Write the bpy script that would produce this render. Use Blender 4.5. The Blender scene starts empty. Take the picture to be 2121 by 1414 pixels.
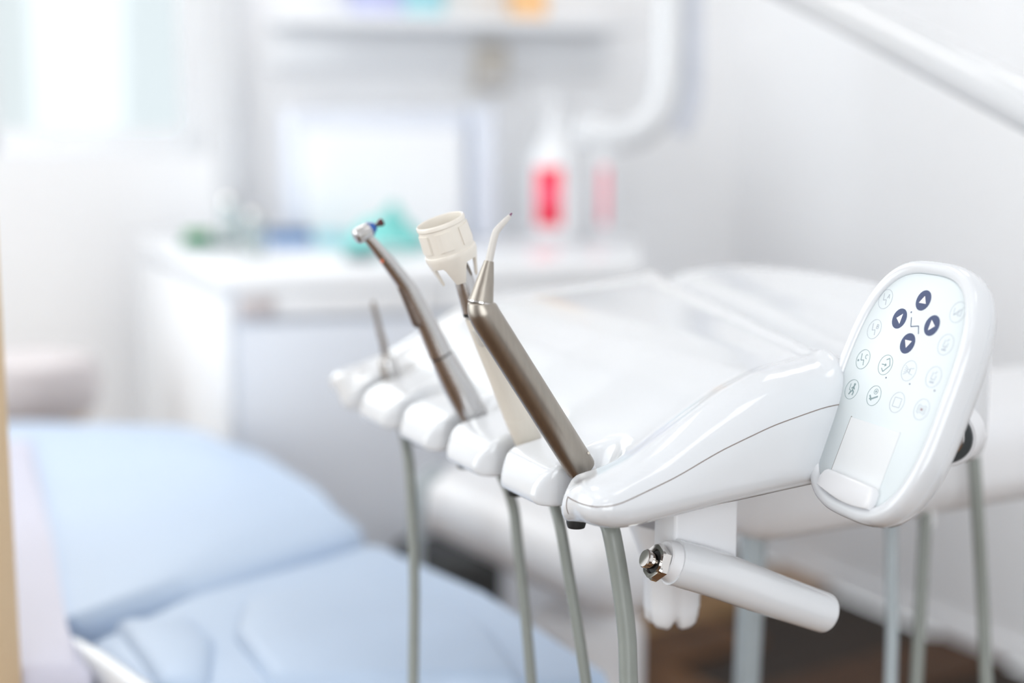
import bpy, bmesh, math, random
import numpy as np
from mathutils import Vector, Matrix
random.seed(7)
S = bpy.context.scene
COL = S.collection

# ------------------------------------------------------------------ camera
CAM_H, PITCH, LENS = 0.95, math.radians(8.5), 50.0
cam_data = bpy.data.cameras.new('camera'); cam = bpy.data.objects.new('camera', cam_data)
COL.objects.link(cam); S.camera = cam
cam.location = (0, 0, CAM_H); cam.rotation_euler = (math.pi/2 - PITCH, 0, 0)
cam_data.lens = LENS; cam_data.sensor_width = 36; cam_data.clip_start = 0.02
cam_data.dof.use_dof = True; cam_data.dof.focus_distance = 0.765; cam_data.dof.aperture_fstop = 2.4
# ------------------------------------------------------------------ world + lights + exposure
W = bpy.data.worlds.new('world'); S.world = W; W.use_nodes = True
bg = W.node_tree.nodes['Background']; bg.inputs[0].default_value = (0.92, 0.96, 1.0, 1); bg.inputs[1].default_value = 1.9
S.view_settings.view_transform = 'Standard'; S.view_settings.look = 'None'
S.view_settings.exposure = -0.89; S.view_settings.gamma = 1.0; S.view_settings.use_curve_mapping = False
S.cycles.use_denoising = True; S.cycles.max_bounces = 10; S.cycles.diffuse_bounces = 6

def area(name, loc, target, sx, sy, power, col=(1, 1, 1)):
    l = bpy.data.lights.new(name, 'AREA'); l.shape = 'RECTANGLE'; l.size = sx; l.size_y = sy
    l.energy = power; l.color = col
    o = bpy.data.objects.new(name, l); COL.objects.link(o); o.location = loc
    o.rotation_euler = (Vector(target) - Vector(loc)).to_track_quat('-Z', 'Y').to_euler()
    return o
COOL = (0.95, 0.98, 1.0)
area('window_light_left', (-1.98, 0.9, 1.2), (0.4, 1.6, 0.85), 1.8, 1.9, 58, COOL)
area('fill_light_front', (0.2, -1.95, 1.15), (0.2, 1.0, 0.85), 1.75, 1.8, 64, COOL)  # added fill from behind the camera, no source in view
area('window_light_back', (-1.1, 2.55, 1.5), (-0.7, 0.9, 1.0), 0.95, 1.1, 14, COOL)
FILL_LAMPS = [(-0.7, 1.9), (0.6, 1.8), (-0.9, 0.2), (0.6, 0.2), (-0.2, -1.0)]  # unseen ceiling panels added to fill the room with light
for lx, ly in FILL_LAMPS:
    area('ceiling_fill_light', (lx, ly, 2.46), (lx, ly, 0), 0.5, 0.5, 5.0 if ly > 1 else 2.2, (1.0, 0.98, 0.96))

# ------------------------------------------------------------------ coordinates
cF = np.array([0, math.cos(PITCH), -math.sin(PITCH)]); cU = np.array([0, math.sin(PITCH), math.cos(PITCH)])
cR = np.array([1.0, 0, 0]); cC = np.array([0, 0, CAM_H]); FP = LENS/36*2121
def ray(x, y): return cF + cR*(x-1060.5)/FP - cU*(y-707)/FP
def at(x, y, d): return cC + ray(x, y)*d                      # a measured pixel at a measured distance
def onz(x, y, z):
    r = ray(x, y); return cC + r*((z-CAM_H)/r[2])
# frame of the instrument tray: u along the row of holders, v towards its back, z above its rest plane
TA = np.array([0.03042433, 0.72904234, 0.75403442])
TU = np.array([-0.46295133, 0.8863837, 0.0]); TV = np.array([0.8863837, 0.46295133, 0.0]); TZ = np.array([0, 0, 1.0])
def toW(u, v, z): return TA + TU*u + TV*v + TZ*z
def toL(P): q = np.array(P)-TA; return np.array([q@TU, q@TV, q[2]])
def onu(x, y, u):
    r = ray(x, y); t = ((TA+TU*u-cC)@TU)/(r@TU); return cC + r*t
TM = Matrix(((TU[0], TV[0], 0, TA[0]), (TU[1], TV[1], 0, TA[1]), (0, 0, 1, TA[2]), (0, 0, 0, 1)))
TM_R = Matrix(((TU[0], -TV[0], 0), (TU[1], -TV[1], 0), (0, 0, 1)))

# ------------------------------------------------------------------ materials
def srgb(h):
    h = h.lstrip('#'); c = [int(h[i:i+2], 16)/255 for i in (0, 2, 4)]
    return tuple(((x+0.055)/1.055)**2.4 if x > 0.04045 else x/12.92 for x in c) + (1,)
def mat(name, col, rough=0.5, metal=0.0, coat=0.0, spec=0.5, emit=0, trans=0, noise=None, alpha=1, bump=None):
    m = bpy.data.materials.new(name); m.use_nodes = True; nt = m.node_tree; b = nt.nodes['Principled BSDF']
    c = srgb(col) if isinstance(col, str) else tuple(col)+(1,)
    b.inputs['Base Color'].default_value = c; b.inputs['Roughness'].default_value = rough
    b.inputs['Metallic'].default_value = metal; b.inputs['Coat Weight'].default_value = coat
    b.inputs['Coat Roughness'].default_value = 0.04; b.inputs['Specular IOR Level'].default_value = spec
    b.inputs['Transmission Weight'].default_value = trans; b.inputs['Alpha'].default_value = alpha
    if emit:
        b.inputs['Emission Color'].default_value = c; b.inputs['Emission Strength'].default_value = emit
    if noise or bump:
        tc = nt.nodes.new('ShaderNodeTexCoord'); n = nt.nodes.new('ShaderNodeTexNoise'); mp = nt.nodes.new('ShaderNodeMapping')
        sc, am, stretch = noise or (bump[0], 0, (1, 1, 1))
        mp.inputs['Scale'].default_value = stretch; n.inputs['Scale'].default_value = sc; n.inputs['Detail'].default_value = 4
        nt.links.new(tc.outputs['Object'], mp.inputs[0]); nt.links.new(mp.outputs[0], n.inputs['Vector'])
        if noise:
            r = nt.nodes.new('ShaderNodeValToRGB')
            r.color_ramp.elements[0].color = tuple(x*(1-am) for x in c[:3])+(1,); r.color_ramp.elements[0].position = 0.3
            r.color_ramp.elements[1].color = tuple(min(1, x*(1+am)) for x in c[:3])+(1,); r.color_ramp.elements[1].position = 0.7
            nt.links.new(n.outputs['Fac'], r.inputs[0]); nt.links.new(r.outputs[0], b.inputs['Base Color'])
        if bump:
            bp = nt.nodes.new('ShaderNodeBump'); bp.inputs['Strength'].default_value = bump[1]; bp.inputs['Distance'].default_value = 0.001
            nt.links.new(n.outputs['Fac'], bp.inputs['Height']); nt.links.new(bp.outputs[0], b.inputs['Normal'])
    return m
M = dict(
    wall=mat('wall_paint', '#f7f8fa', 0.7, noise=(3, 0.012, (1, 1, 1))),
    ceiling=mat('ceiling_paint', '#f6f6f6', 0.8, noise=(3, 0.01, (1, 1, 1))),
    shell=mat('glossy_white_plastic', '#dcdfe3', 0.16, coat=0.6, noise=(9, 0.006, (1, 1, 1))),
    shell2=mat('satin_white_plastic', '#e4e5e8', 0.32, coat=0.2, noise=(9, 0.006, (1, 1, 1))),
    seam=mat('seam_shadow_gap', '#8f8580', 0.8, noise=(60, 0.05, (1, 1, 1))),
    lacquer=mat('white_lacquer', '#eff1f4', 0.3, coat=0.3, noise=(4, 0.01, (1, 1, 1))),
    bluelac=mat('pale_blue_lacquer', '#e0e6f0', 0.35, noise=(4, 0.01, (1, 1, 1))),
    steel=mat('brushed_titanium', '#a39c93', 0.36, metal=1, noise=(400, 0.05, (1, 1, 0.05))),
    satin=mat('satin_steel', '#c6c5c5', 0.27, metal=1, noise=(300, 0.04, (1, 1, 0.05))),
    greysteel=mat('mottled_grey_steel', '#8a7f78', 0.45, metal=1, noise=(900, 0.25, (1, 1, 1))),
    chrome=mat('chrome', '#dcd9d6', 0.08, metal=1, noise=(50, 0.01, (1, 1, 1))),
    cream=mat('cream_plastic', '#dbd5ca', 0.42, noise=(20, 0.01, (1, 1, 1))),
    cup=mat('ivory_plastic', '#e6e0d6', 0.38, coat=0.1, noise=(30, 0.01, (1, 1, 1))),
    greybtn=mat('grey_rubber_button', '#c4c0b8', 0.5, noise=(40, 0.02, (1, 1, 1))),
    nozzle=mat('grey_white_nozzle_plastic', '#cfcbc6', 0.35, noise=(80, 0.02, (1, 1, 1))),
    tip=mat('purple_tip', '#7c4a6a', 0.4, noise=(80, 0.05, (1, 1, 1))),
    blue=mat('blue_anodised_ring', '#2f5ea8', 0.3, metal=0.3, noise=(80, 0.05, (1, 1, 1))),
    red=mat('dark_red_rubber', '#4a1416', 0.5, noise=(200, 0.1, (1, 1, 1))),
    orange=mat('orange_dot', '#d0683c', 0.5, noise=(80, 0.03, (1, 1, 1))),
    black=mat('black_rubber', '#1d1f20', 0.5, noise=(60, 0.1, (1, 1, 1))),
    darkgrey=mat('dark_grey_ring', '#3c4143', 0.35, noise=(60, 0.05, (1, 1, 1))),
    hose=mat('grey_silicone_hose', '#868b86', 0.35, noise=(60, 0.03, (1, 1, 1))),
    hose2=mat('pale_silicone_hose', '#a9b3b8', 0.35, noise=(60, 0.03, (1, 1, 1))),
    glass=mat('panel_glass', '#dfe7ea', 0.42, spec=0.3, noise=(4, 0.008, (1, 1, 1))),
    navy=mat('navy_button_print', '#34436b', 0.3, noise=(700, 0.12, (1, 1, 0.2))),
    printl=mat('pale_grey_print', '#b4bbc4', 0.4, noise=(60, 0.02, (1, 1, 1))),
    printg=mat('grey_green_print', '#849a9e', 0.4, noise=(60, 0.02, (1, 1, 1))),
    printd=mat('slate_print', '#5c6680', 0.4, noise=(60, 0.02, (1, 1, 1))),
    white=mat('white_print', '#f7f7f7', 0.4, noise=(60, 0.01, (1, 1, 1))),
    card=mat('white_card', '#e3e6e8', 0.5, noise=(20, 0.01, (1, 1, 1))),
    vinyl=mat('pale_blue_upholstery', '#bdd0e8', 0.42, noise=(6, 0.02, (1, 1, 1)), bump=(300, 0.1)),
    tan=mat('tan_oak_veneer', '#e0c6a2', 0.45, noise=(14, 0.09, (1, 1, 0.08))),
    redlabel=mat('red_bottle_label', '#ff0a45', 0.45, noise=(20, 0.02, (1, 1, 1))),
    pinklabel=mat('pink_bottle_label', '#ff5f7d', 0.45, noise=(20, 0.02, (1, 1, 1))),
    bottle=mat('white_bottle_plastic', '#eef0f3', 0.3, noise=(10, 0.01, (1, 1, 1))),
    green=mat('green_plastic', '#3f9457', 0.4, noise=(20, 0.05, (1, 1, 1))),
    teal=mat('teal_cloth', '#7fd0cc', 0.7, noise=(20, 0.08, (1, 1, 1))),
    cyan=mat('cyan_carton', '#a9dbe4', 0.6, noise=(20, 0.04, (1, 1, 1))),
    dkteal=mat('dark_teal_plastic', '#12555c', 0.5, noise=(20, 0.06, (1, 1, 1))),
    dkblue=mat('dark_blue_carton', '#1f4f78', 0.5, noise=(20, 0.06, (1, 1, 1))),
    ltblue=mat('light_blue_carton', '#8db4e6', 0.5, noise=(20, 0.04, (1, 1, 1))),
    lilac=mat('lilac_blue_carton', '#c4c9ec', 0.5, noise=(20, 0.04, (1, 1, 1))),
    orangebox=mat('orange_carton', '#ffcb92', 0.5, noise=(20, 0.04, (1, 1, 1))),
    beige=mat('beige_carton', '#cfc9c0', 0.6, noise=(20, 0.04, (1, 1, 1))),
    greybox=mat('blue_grey_plastic', '#dce1ec', 0.4, noise=(20, 0.03, (1, 1, 1))),
    taupe=mat('taupe_plastic', '#cfc8c9', 0.5, noise=(20, 0.03, (1, 1, 1))),
    clear=mat('clear_glass', '#eef6f6', 0.02, trans=1.0, noise=(5, 0.01, (1, 1, 1))),
    graywhite=mat('grey_white_metal', '#dfe1e4', 0.35, noise=(12, 0.02, (1, 1, 1))),
)
woods = [mat('dark_oak_plank_%d' % i, c, 0.6, spec=0.25, noise=(16, 0.28, (1, 0.06, 1))) for i, c in enumerate(['#5e4129', '#82603c', '#4a3424', '#967550', '#6c4c31'])]

# ------------------------------------------------------------------ object helpers
def link(name, me, m=None, parent=None, smooth=False, mw=None):
    o = bpy.data.objects.new(name, me); COL.objects.link(o)
    if m is not None: me.materials.append(m)
    if smooth:
        for p in me.polygons: p.use_smooth = True
    if parent is not None:
        o.parent = parent; o.matrix_parent_inverse = parent.matrix_basis.inverted()
    if mw is not None: o.matrix_basis = mw
    return o
def bm_obj(name, bm, m, parent=None, smooth=False, mw=None):
    bmesh.ops.recalc_face_normals(bm, faces=bm.faces)
    me = bpy.data.meshes.new(name); bm.to_mesh(me); bm.free()
    return link(name, me, m, parent, smooth, mw)
def data_obj(name, vs, fs, m, parent=None, smooth=True, mw=None):
    me = bpy.data.meshes.new(name); me.from_pydata([tuple(map(float, v)) for v in vs], [], fs); me.update()
    return link(name, me, m, parent, smooth, mw)
def thing(name, label, cat, loc, group=None):
    o = bpy.data.objects.new(name, None); COL.objects.link(o); o.empty_display_size = 0.02
    o.location = tuple(loc); o.matrix_basis = Matrix.Translation(Vector(tuple(map(float, loc))))
    return tag(o, label, cat, group)
def tag(o, label=None, cat=None, group=None, kind=None):
    if label: o['label'] = label
    if cat: o['category'] = cat
    if group: o['group'] = group
    if kind: o['kind'] = kind
    return o
def autosmooth(o, ang=40):
    me = o.data
    for p in me.polygons: p.use_smooth = True
    bm = bmesh.new(); bm.from_mesh(me)
    for e in bm.edges:
        if len(e.link_faces) == 2 and e.calc_face_angle(0) > math.radians(ang): e.smooth = False
    bm.to_mesh(me); bm.free(); return o
def frame(d, up=(0, 0, 1)):
    d = np.array(d, float); d /= np.linalg.norm(d); up = np.array(up, float)
    x = np.cross(up, d)
    if np.linalg.norm(x) < 1e-6: x = np.cross([0, 1, 0], d)
    x /= np.linalg.norm(x); return x, np.cross(d, x), d
def lathe(name, o, d, prof, m, parent=None, seg=40, ripple=None, ang=35, cap=True):
    """prof: list of (distance along d, radius)"""
    x, y, d = frame(d); o = np.array(o, float); vs = []; fs = []
    for j, (t, r) in enumerate(prof):
        for i in range(seg):
            a = 2*math.pi*i/seg; rr, tt = (r, t) if ripple is None else ripple(j, a, r, t)
            vs.append(o + d*tt + x*rr*math.cos(a) + y*rr*math.sin(a))
    for j in range(len(prof)-1):
        for i in range(seg):
            k = (i+1) % seg; fs.append((j*seg+i, j*seg+k, (j+1)*seg+k, (j+1)*seg+i))
    if cap:
        fs.append(tuple(range(seg))[::-1]); fs.append(tuple((len(prof)-1)*seg+i for i in range(seg)))
    ob = data_obj(name, vs, fs, m, parent)
    bm = bmesh.new(); bm.from_mesh(ob.data); bmesh.ops.recalc_face_normals(bm, faces=bm.faces); bm.to_mesh(ob.data); bm.free()
    return autosmooth(ob, ang)
def spline(pts, n=10):
    P = [np.array(p, float) for p in pts]; P = [2*P[0]-P[1]] + P + [2*P[-1]-P[-2]]; out = []
    for i in range(1, len(P)-2):
        for k in range(n):
            t = k/n; a, b, c, d = P[i-1:i+3]
            out.append(0.5*((2*b) + (-a+c)*t + (2*a-5*b+4*c-d)*t*t + (-a+3*b-3*c+d)*t**3))
    out.append(P[-2]); return out
def sweep(name, pts, radii, m, parent=None, n=8, seg=24, dome=0, ang=50, smooth_path=True, squash=1.0):
    """tube along pts; radii one per pt"""
    path = spline(pts, n) if smooth_path else [np.array(p, float) for p in pts]
    if smooth_path:
        rr = [r[0] for r in spline([[r, 0, 0] for r in radii], n)]
    else: rr = list(radii)
    T = [path[min(i+1, len(path)-1)] - path[max(i-1, 0)] for i in range(len(path))]
    if dome:
        P, Rr, TT = path[-1], rr[-1], T[-1]/np.linalg.norm(T[-1])
        for k in range(1, 8):
            a = k/7*math.pi/2*0.995; path.append(P+TT*math.sin(a)*Rr*dome); rr.append(Rr*math.cos(a)); T.append(TT)
    x, y, d = frame(T[0]); vs = []; fs = []
    for j, (p, t) in enumerate(zip(path, T)):
        t = t/np.linalg.norm(t); x = x - t*(x@t); x /= np.linalg.norm(x); y = np.cross(t, x)
        for i in range(seg):
            a = 2*math.pi*i/seg; vs.append(p + (x*math.cos(a)*squash + y*math.sin(a))*rr[j])
    for j in range(len(path)-1):
        for i in range(seg):
            k = (i+1) % seg; fs.append((j*seg+i, j*seg+k, (j+1)*seg+k, (j+1)*seg+i))
    fs.append(tuple(range(seg))[::-1]); fs.append(tuple((len(path)-1)*seg+i for i in range(seg)))
    return autosmooth(data_obj(name, vs, fs, m, parent), ang)
def box(name, c, s, m, parent=None, bev=0.0, segs=3, rz=0.0, axes=None):
    """box centred at c with size s; axes: three unit vectors"""
    bm = bmesh.new(); bmesh.ops.create_cube(bm, size=1)
    for v in bm.verts: v.co = Vector((v.co.x*s[0], v.co.y*s[1], v.co.z*s[2]))
    if bev: bmesh.ops.bevel(bm, geom=bm.edges[:], offset=min(bev, min(s)*0.49), segments=segs, profile=0.5, affect='EDGES')
    if axes is None: axes = ((math.cos(rz), math.sin(rz), 0), (-math.sin(rz), math.cos(rz), 0), (0, 0, 1))
    R_ = Matrix((axes[0], axes[1], axes[2])).transposed().to_4x4()
    for v in bm.verts: v.co = Matrix.Translation(Vector(tuple(map(float, c)))) @ R_ @ v.co
    o = bm_obj(name, bm, m, parent); return autosmooth(o, 30) if bev else o
def prism(name, pts, z0, z1, m, parent=None, bev=0, segs=4):
    bm = bmesh.new(); lo = [bm.verts.new((p[0], p[1], z0)) for p in pts]; hi = [bm.verts.new((p[0], p[1], z1)) for p in pts]
    bm.faces.new(lo[::-1]); bm.faces.new(hi); n = len(pts)
    for i in range(n): bm.faces.new((lo[i], lo[(i+1) % n], hi[(i+1) % n], hi[i]))
    if bev: bmesh.ops.bevel(bm, geom=bm.edges[:], offset=bev, segments=segs, profile=0.5, affect='EDGES')
    o = bm_obj(name, bm, m, parent); return autosmooth(o, 30) if bev else o

# ------------------------------------------------------------------ room
BD = np.array([0.951, 0.309, 0]); BN = np.array([0.309, -0.951, 0])          # back wall direction, its inward normal
CORNER = np.array([0.50, 3.20, 0])
RDIR = np.array([0.475, -0.880, 0])
floor_pts = [(-2.1, 2.355), tuple(CORNER[:2]), tuple((CORNER+RDIR*2.2)[:2]), (1.8, -2.1), (-2.1, -2.1)]
flo = tag(prism('floor', floor_pts, -0.12, -0.0125, mat('subfloor', '#2e241c', 0.8, noise=(5, 0.1, (1, 1, 1)))), kind='structure')
pd = np.array([0.83, 0.56]); pn = np.array([-0.56, 0.83]); pw, pl = 0.16, 1.5
def inside(p, poly):
    c = False; n = len(poly)
    for i in range(n):
        (x1, y1), (x2, y2) = poly[i], poly[i-1]
        if (y1 > p[1]) != (y2 > p[1]) and p[0] < (x2-x1)*(p[1]-y1)/(y2-y1)+x1: c = not c
    return c
bm = bmesh.new(); bmesh.ops.create_cube(bm, size=1)
for v in bm.verts: v.co = Vector((v.co.x*pl, v.co.y*(pw-0.003), v.co.z*0.012))
plank_mes = []
for w_ in woods:
    me = bpy.data.meshes.new('plank'); bm.to_mesh(me); me.materials.append(w_); plank_mes.append(me)
bm.free()
for j in range(-24, 25):
    off = random.uniform(0, pl)
    for i in range(-4, 4):
        c = pd*(i*(pl+0.003)+off) + pn*j*pw + np.array([0, 0.6])
        if not all(inside(c + pd*s*pl/2 + pn*t*pw/2, [(x*1.12, y*1.12) for x, y in floor_pts]) for s in (-1, 0, 1) for t in (-1, 1)): continue
        if not inside(c, floor_pts): continue
        o = bpy.data.objects.new('plank', random.choice(plank_mes)); COL.objects.link(o); o.parent = flo
        o.matrix_basis = Matrix.Translation((c[0], c[1], -0.006)) @ Matrix.Rotation(math.atan2(pd[1], pd[0]), 4, 'Z')
tag(prism('ceiling', [(x*1.05, y*1.05) for x, y in floor_pts], 2.5, 2.6, M['ceiling']), kind='structure')
# back wall with the window opening at its left
def wall_piece(name, a, b, z0, z1, parent=None, th=0.12, out=None, m=None):
    a = np.array(a, float); b = np.array(b, float); d = (b-a)/np.linalg.norm(b-a)
    o_ = out if out is not None else np.array([-d[1], d[0]])
    return prism(name, [tuple(a), tuple(b), tuple(b+o_*th), tuple(a+o_*th)], z0, z1, m or M['wall'], parent)
def onback(x):           # point of the back wall plane under picture column x
    r = ray(x, 300); n = BN; t = ((CORNER-cC)@n)/(r@n); return (cC+r*t)
wb0 = np.array([-2.1, 2.145]); wb1 = CORNER[:2]; outb = np.array([-0.309, 0.951])
w0, w1 = onback(-60)[:2], onback(432)[:2]
wb = tag(wall_piece('wall_back', w1, wb1, 0, 2.5, out=outb), kind='structure')
wall_piece('wall_section', wb0, w0, 0, 2.5, wb, out=outb)
wall_piece('wall_section', w0, w1, 0, 0.90, wb, out=outb)
wall_piece('wall_section', w0, w1, 2.1, 2.5, wb, out=outb)
rn = np.array([0.880, 0.475])
tag(wall_piece('wall_right', wb1, (CORNER+RDIR*2.25)[:2], 0, 2.5, out=rn), kind='structure')
tag(wall_piece('wall_far_right', (CORNER+RDIR*2.2)[:2], (1.8, -2.1), 0, 2.5, out=np.array([1, 0])), kind='structure')
wf = tag(wall_piece('wall_front', (-2.1, -2.1), (1.8, -2.1), 0, 0.22, out=np.array([0, -1])), kind='structure')
wall_piece('wall_section', (-2.1, -2.1), (1.8, -2.1), 2.15, 2.5, wf, out=np.array([0, -1]))
wall_piece('wall_section', (-2.1, -2.1), (-0.7, -2.1), 0.22, 2.15, wf, out=np.array([0, -1]))
wall_piece('wall_section', (1.1, -2.1), (1.8, -2.1), 0.22, 2.15, wf, out=np.array([0, -1]))
wl = tag(wall_piece('wall_left', (-2.1, -2.1), (-2.1, 2.355), 0, 0.22, out=np.array([-1, 0])), kind='structure')
wall_piece('wall_section', (-2.1, -2.1), (-2.1, 2.355), 2.2, 2.5, wl, out=np.array([-1, 0]))
wall_piece('wall_section', (-2.1, -2.1), (-2.1, 0.0), 0.22, 2.2, wl, out=np.array([-1, 0]))
wall_piece('wall_section', (-2.1, 1.85), (-2.1, 2.355), 0.22, 2.2, wl, out=np.array([-1, 0]))
def window(name, a, b, z0, z1, out, mull=1):
    a = np.array(a, float); b = np.array(b, float); L_ = np.linalg.norm(b-a); d = (b-a)/L_
    e = bpy.data.objects.new(name, None); COL.objects.link(e); e.location = (a[0], a[1], z0); e['kind'] = 'structure'
    e.matrix_basis = Matrix.Translation((a[0], a[1], z0))
    ax = ((d[0], d[1], 0), (out[0], out[1], 0), (0, 0, 1)); mid = (a+b)/2 + out*0.05
    for z in (z0+0.025, z1-0.025): box('frame_rail', (mid[0], mid[1], z), (L_, 0.06, 0.05), M['lacquer'], e, 0.004, 2, axes=ax)
    for k in range(mull+2):
        p = a + d*(0.025 + (L_-0.05)*k/(mull+1)) + out*0.05
        box('frame_stile', (p[0], p[1], (z0+z1)/2), (0.05, 0.06, z1-z0), M['lacquer'], e, 0.004, 2, axes=ax)
    for k in range(mull+1):
        p = a + d*(L_*(k+0.5)/(mull+1)) + out*0.06
        box('glass_pane', (p[0], p[1], (z0+z1)/2), (L_/(mull+1)-0.04, 0.006, z1-z0-0.06), M['clear'], e, axes=ax)
    return e
window('window_1', w0, w1, 0.90, 2.1, outb, 0)
window('window_2', (-2.1, 0.0), (-2.1, 1.85), 0.22, 2.2, np.array([-1.0, 0]), 1)
window('fill_window', (-0.7, -2.1), (1.1, -2.1), 0.22, 2.15, np.array([0, -1.0]), 1)  # unseen opening added behind the camera, made tall to brighten low walls
for nm, a_, b_, o_ in (('baseboard_back', w1, wb1, -outb), ('baseboard_right', wb1, (CORNER+RDIR*2.2)[:2], -rn)):
    a_ = np.array(a_); b_ = np.array(b_)
    tag(wall_piece(nm, a_, b_, 0, 0.03, th=0.010, out=o_, m=M['wall']), kind='structure')
# pilaster strip beside the window
pp = onback(468)[:2] - outb*0.02
tag(box('trim_1', (pp[0], pp[1], 1.25), (0.045, 0.04, 2.5), M['graywhite'], axes=(tuple(BD), (-BD[1], BD[0], 0), (0, 0, 1))), kind='structure')
for k, (lx, ly) in enumerate(FILL_LAMPS):  # fittings for the added fill lamps, all out of view
    lb = ['over the far end of the worktop', 'near the right wall', 'left of the camera, over the chair', 'right of the camera', 'behind the camera'][k]
    t = thing('ceiling_fill_lamp', 'added square white ceiling fill light ' + lb, 'ceiling light', (lx, ly, 2.5), 'added ceiling fill lights')
    for sx, sy, wx, wy in ((0.27, 0, 0.03, 0.57), (-0.27, 0, 0.03, 0.57), (0, 0.27, 0.51, 0.03), (0, -0.27, 0.51, 0.03)):
        box('frame', (lx+sx, ly+sy, 2.485), (wx, wy, 0.03), M['lacquer'], t)
    box('diffuser', (lx, ly, 2.49), (0.52, 0.52, 0.01), mat('fill_lamp_diffuser', '#ffffff', 0.5, emit=2.0, noise=(4, 0.01, (1, 1, 1))), t)

# ------------------------------------------------------------------ instrument tray shell (organic moulding meshed from a distance field)
def smin(a, b, k):
    h = np.clip(0.5+0.5*(b-a)/k, 0, 1); return b+(a-b)*h-k*h*(1-h)
def smax(a, b, k): return -smin(-a, -b, k)
def table(pts, sig=0.006):
    xs = np.linspace(-0.1, 0.6, 1401); ys = np.interp(xs, [p[0] for p in pts], [p[1] for p in pts])
    k = np.exp(-0.5*(np.arange(-60, 61)*0.0005/sig)**2); k /= k.sum()
    ys = np.convolve(np.pad(ys, 60, mode='edge'), k, mode='valid')
    return lambda v: np.interp(v, xs, ys)
T_wing = table([(-.03, .011), (-.02, .013), (0, .015), (.013, .0165), (.038, .026), (.068, .044), (.093, .057), (.115, .0645), (.149, .0695), (.2, .072), (.27, .076), (.4, .079)])
T_mid = table([(-.02, -.004), (-.003, .0045), (.004, .0098), (.011, .0135), (.022, .0165), (.038, .022), (.068, .038), (.093, .052), (.115, .0605), (.149, .066), (.2, .069), (.27, .074), (.4, .076)], 0.005)
B_wing = table([(-.03, .001), (-.02, -.003), (0, -.008), (.02, -.009), (.078, -.004), (.14, .0), (.3, .003)])
SEAM = table([(-.027, .0062), (-.015, .0062), (.005, .0064), (.043, .017), (.073, .029), (.105, .039), (.141, .046), (.25, .052), (.35, .052)])
SLOTS = [.022, .0985, .175, .2515, .328]
UA, UB = -.036, .388
def sstep(a, b, x): t = np.clip((x-a)/(b-a), 0, 1); return t*t*(3-2*t)
def shell_f(u, v, z):
    vfr = v - .012*(u-.022); v = v - .04*(u-.022)
    w = np.maximum(1-sstep(-.014, .010, u), sstep(.342, .362, u))
    zt = T_wing(v)*w + T_mid(v)*(1-w)
    vc = .158 + .3*(u+.02)
    zt = zt - 0.011*np.exp(-((v-vc-.016)/.009)**2)*sstep(UA, .0, u)*(1-w*0.6) + 0.004*sstep(0, .05, v-vc-.02) + .0035*np.exp(-((v-vc)/.006)**2)
    zt = zt + 0.010*sstep(.0, .12, v-vc-.02)*np.cos(np.clip((u-.18)/.24, -1, 1)*math.pi/2)
    zb = np.where(u < .16, B_wing(v)*w + (-.0105)*(1-w), -.0105*(1-w) + (B_wing(v))*w)
    vf = -.0012 - .0045*(1-sstep(.004, .02, u))
    vr = .312 + .16*u
    side = smax(UA-u, u-UB, .01)
    side = smax(side, vf-vfr, .019)
    side = smax(side, v-vr, .09)
    top = (z-zt)*0.86
    f = smax(top, side, .012+.016*w*sstep(.0, .08, v))
    f = smax(f, (zb-z)*.98, .007+.008*w)
    for s in SLOTS:
        du = u-s; dv = v-.0255
        pe = np.sqrt(du*du+dv*dv)
        cone = (pe-(.0102+.56*np.clip(z-.008, 0, .05)))*.87
        hw = smax(.0175-.85*(vfr+.003), .0074, .003)
        ch = smax((np.sqrt(du*du+4e-6)-.002-hw)*.85, dv, .004)
        f = smax(f, -smin(cone, ch, .006), .0024)
    return f
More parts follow.
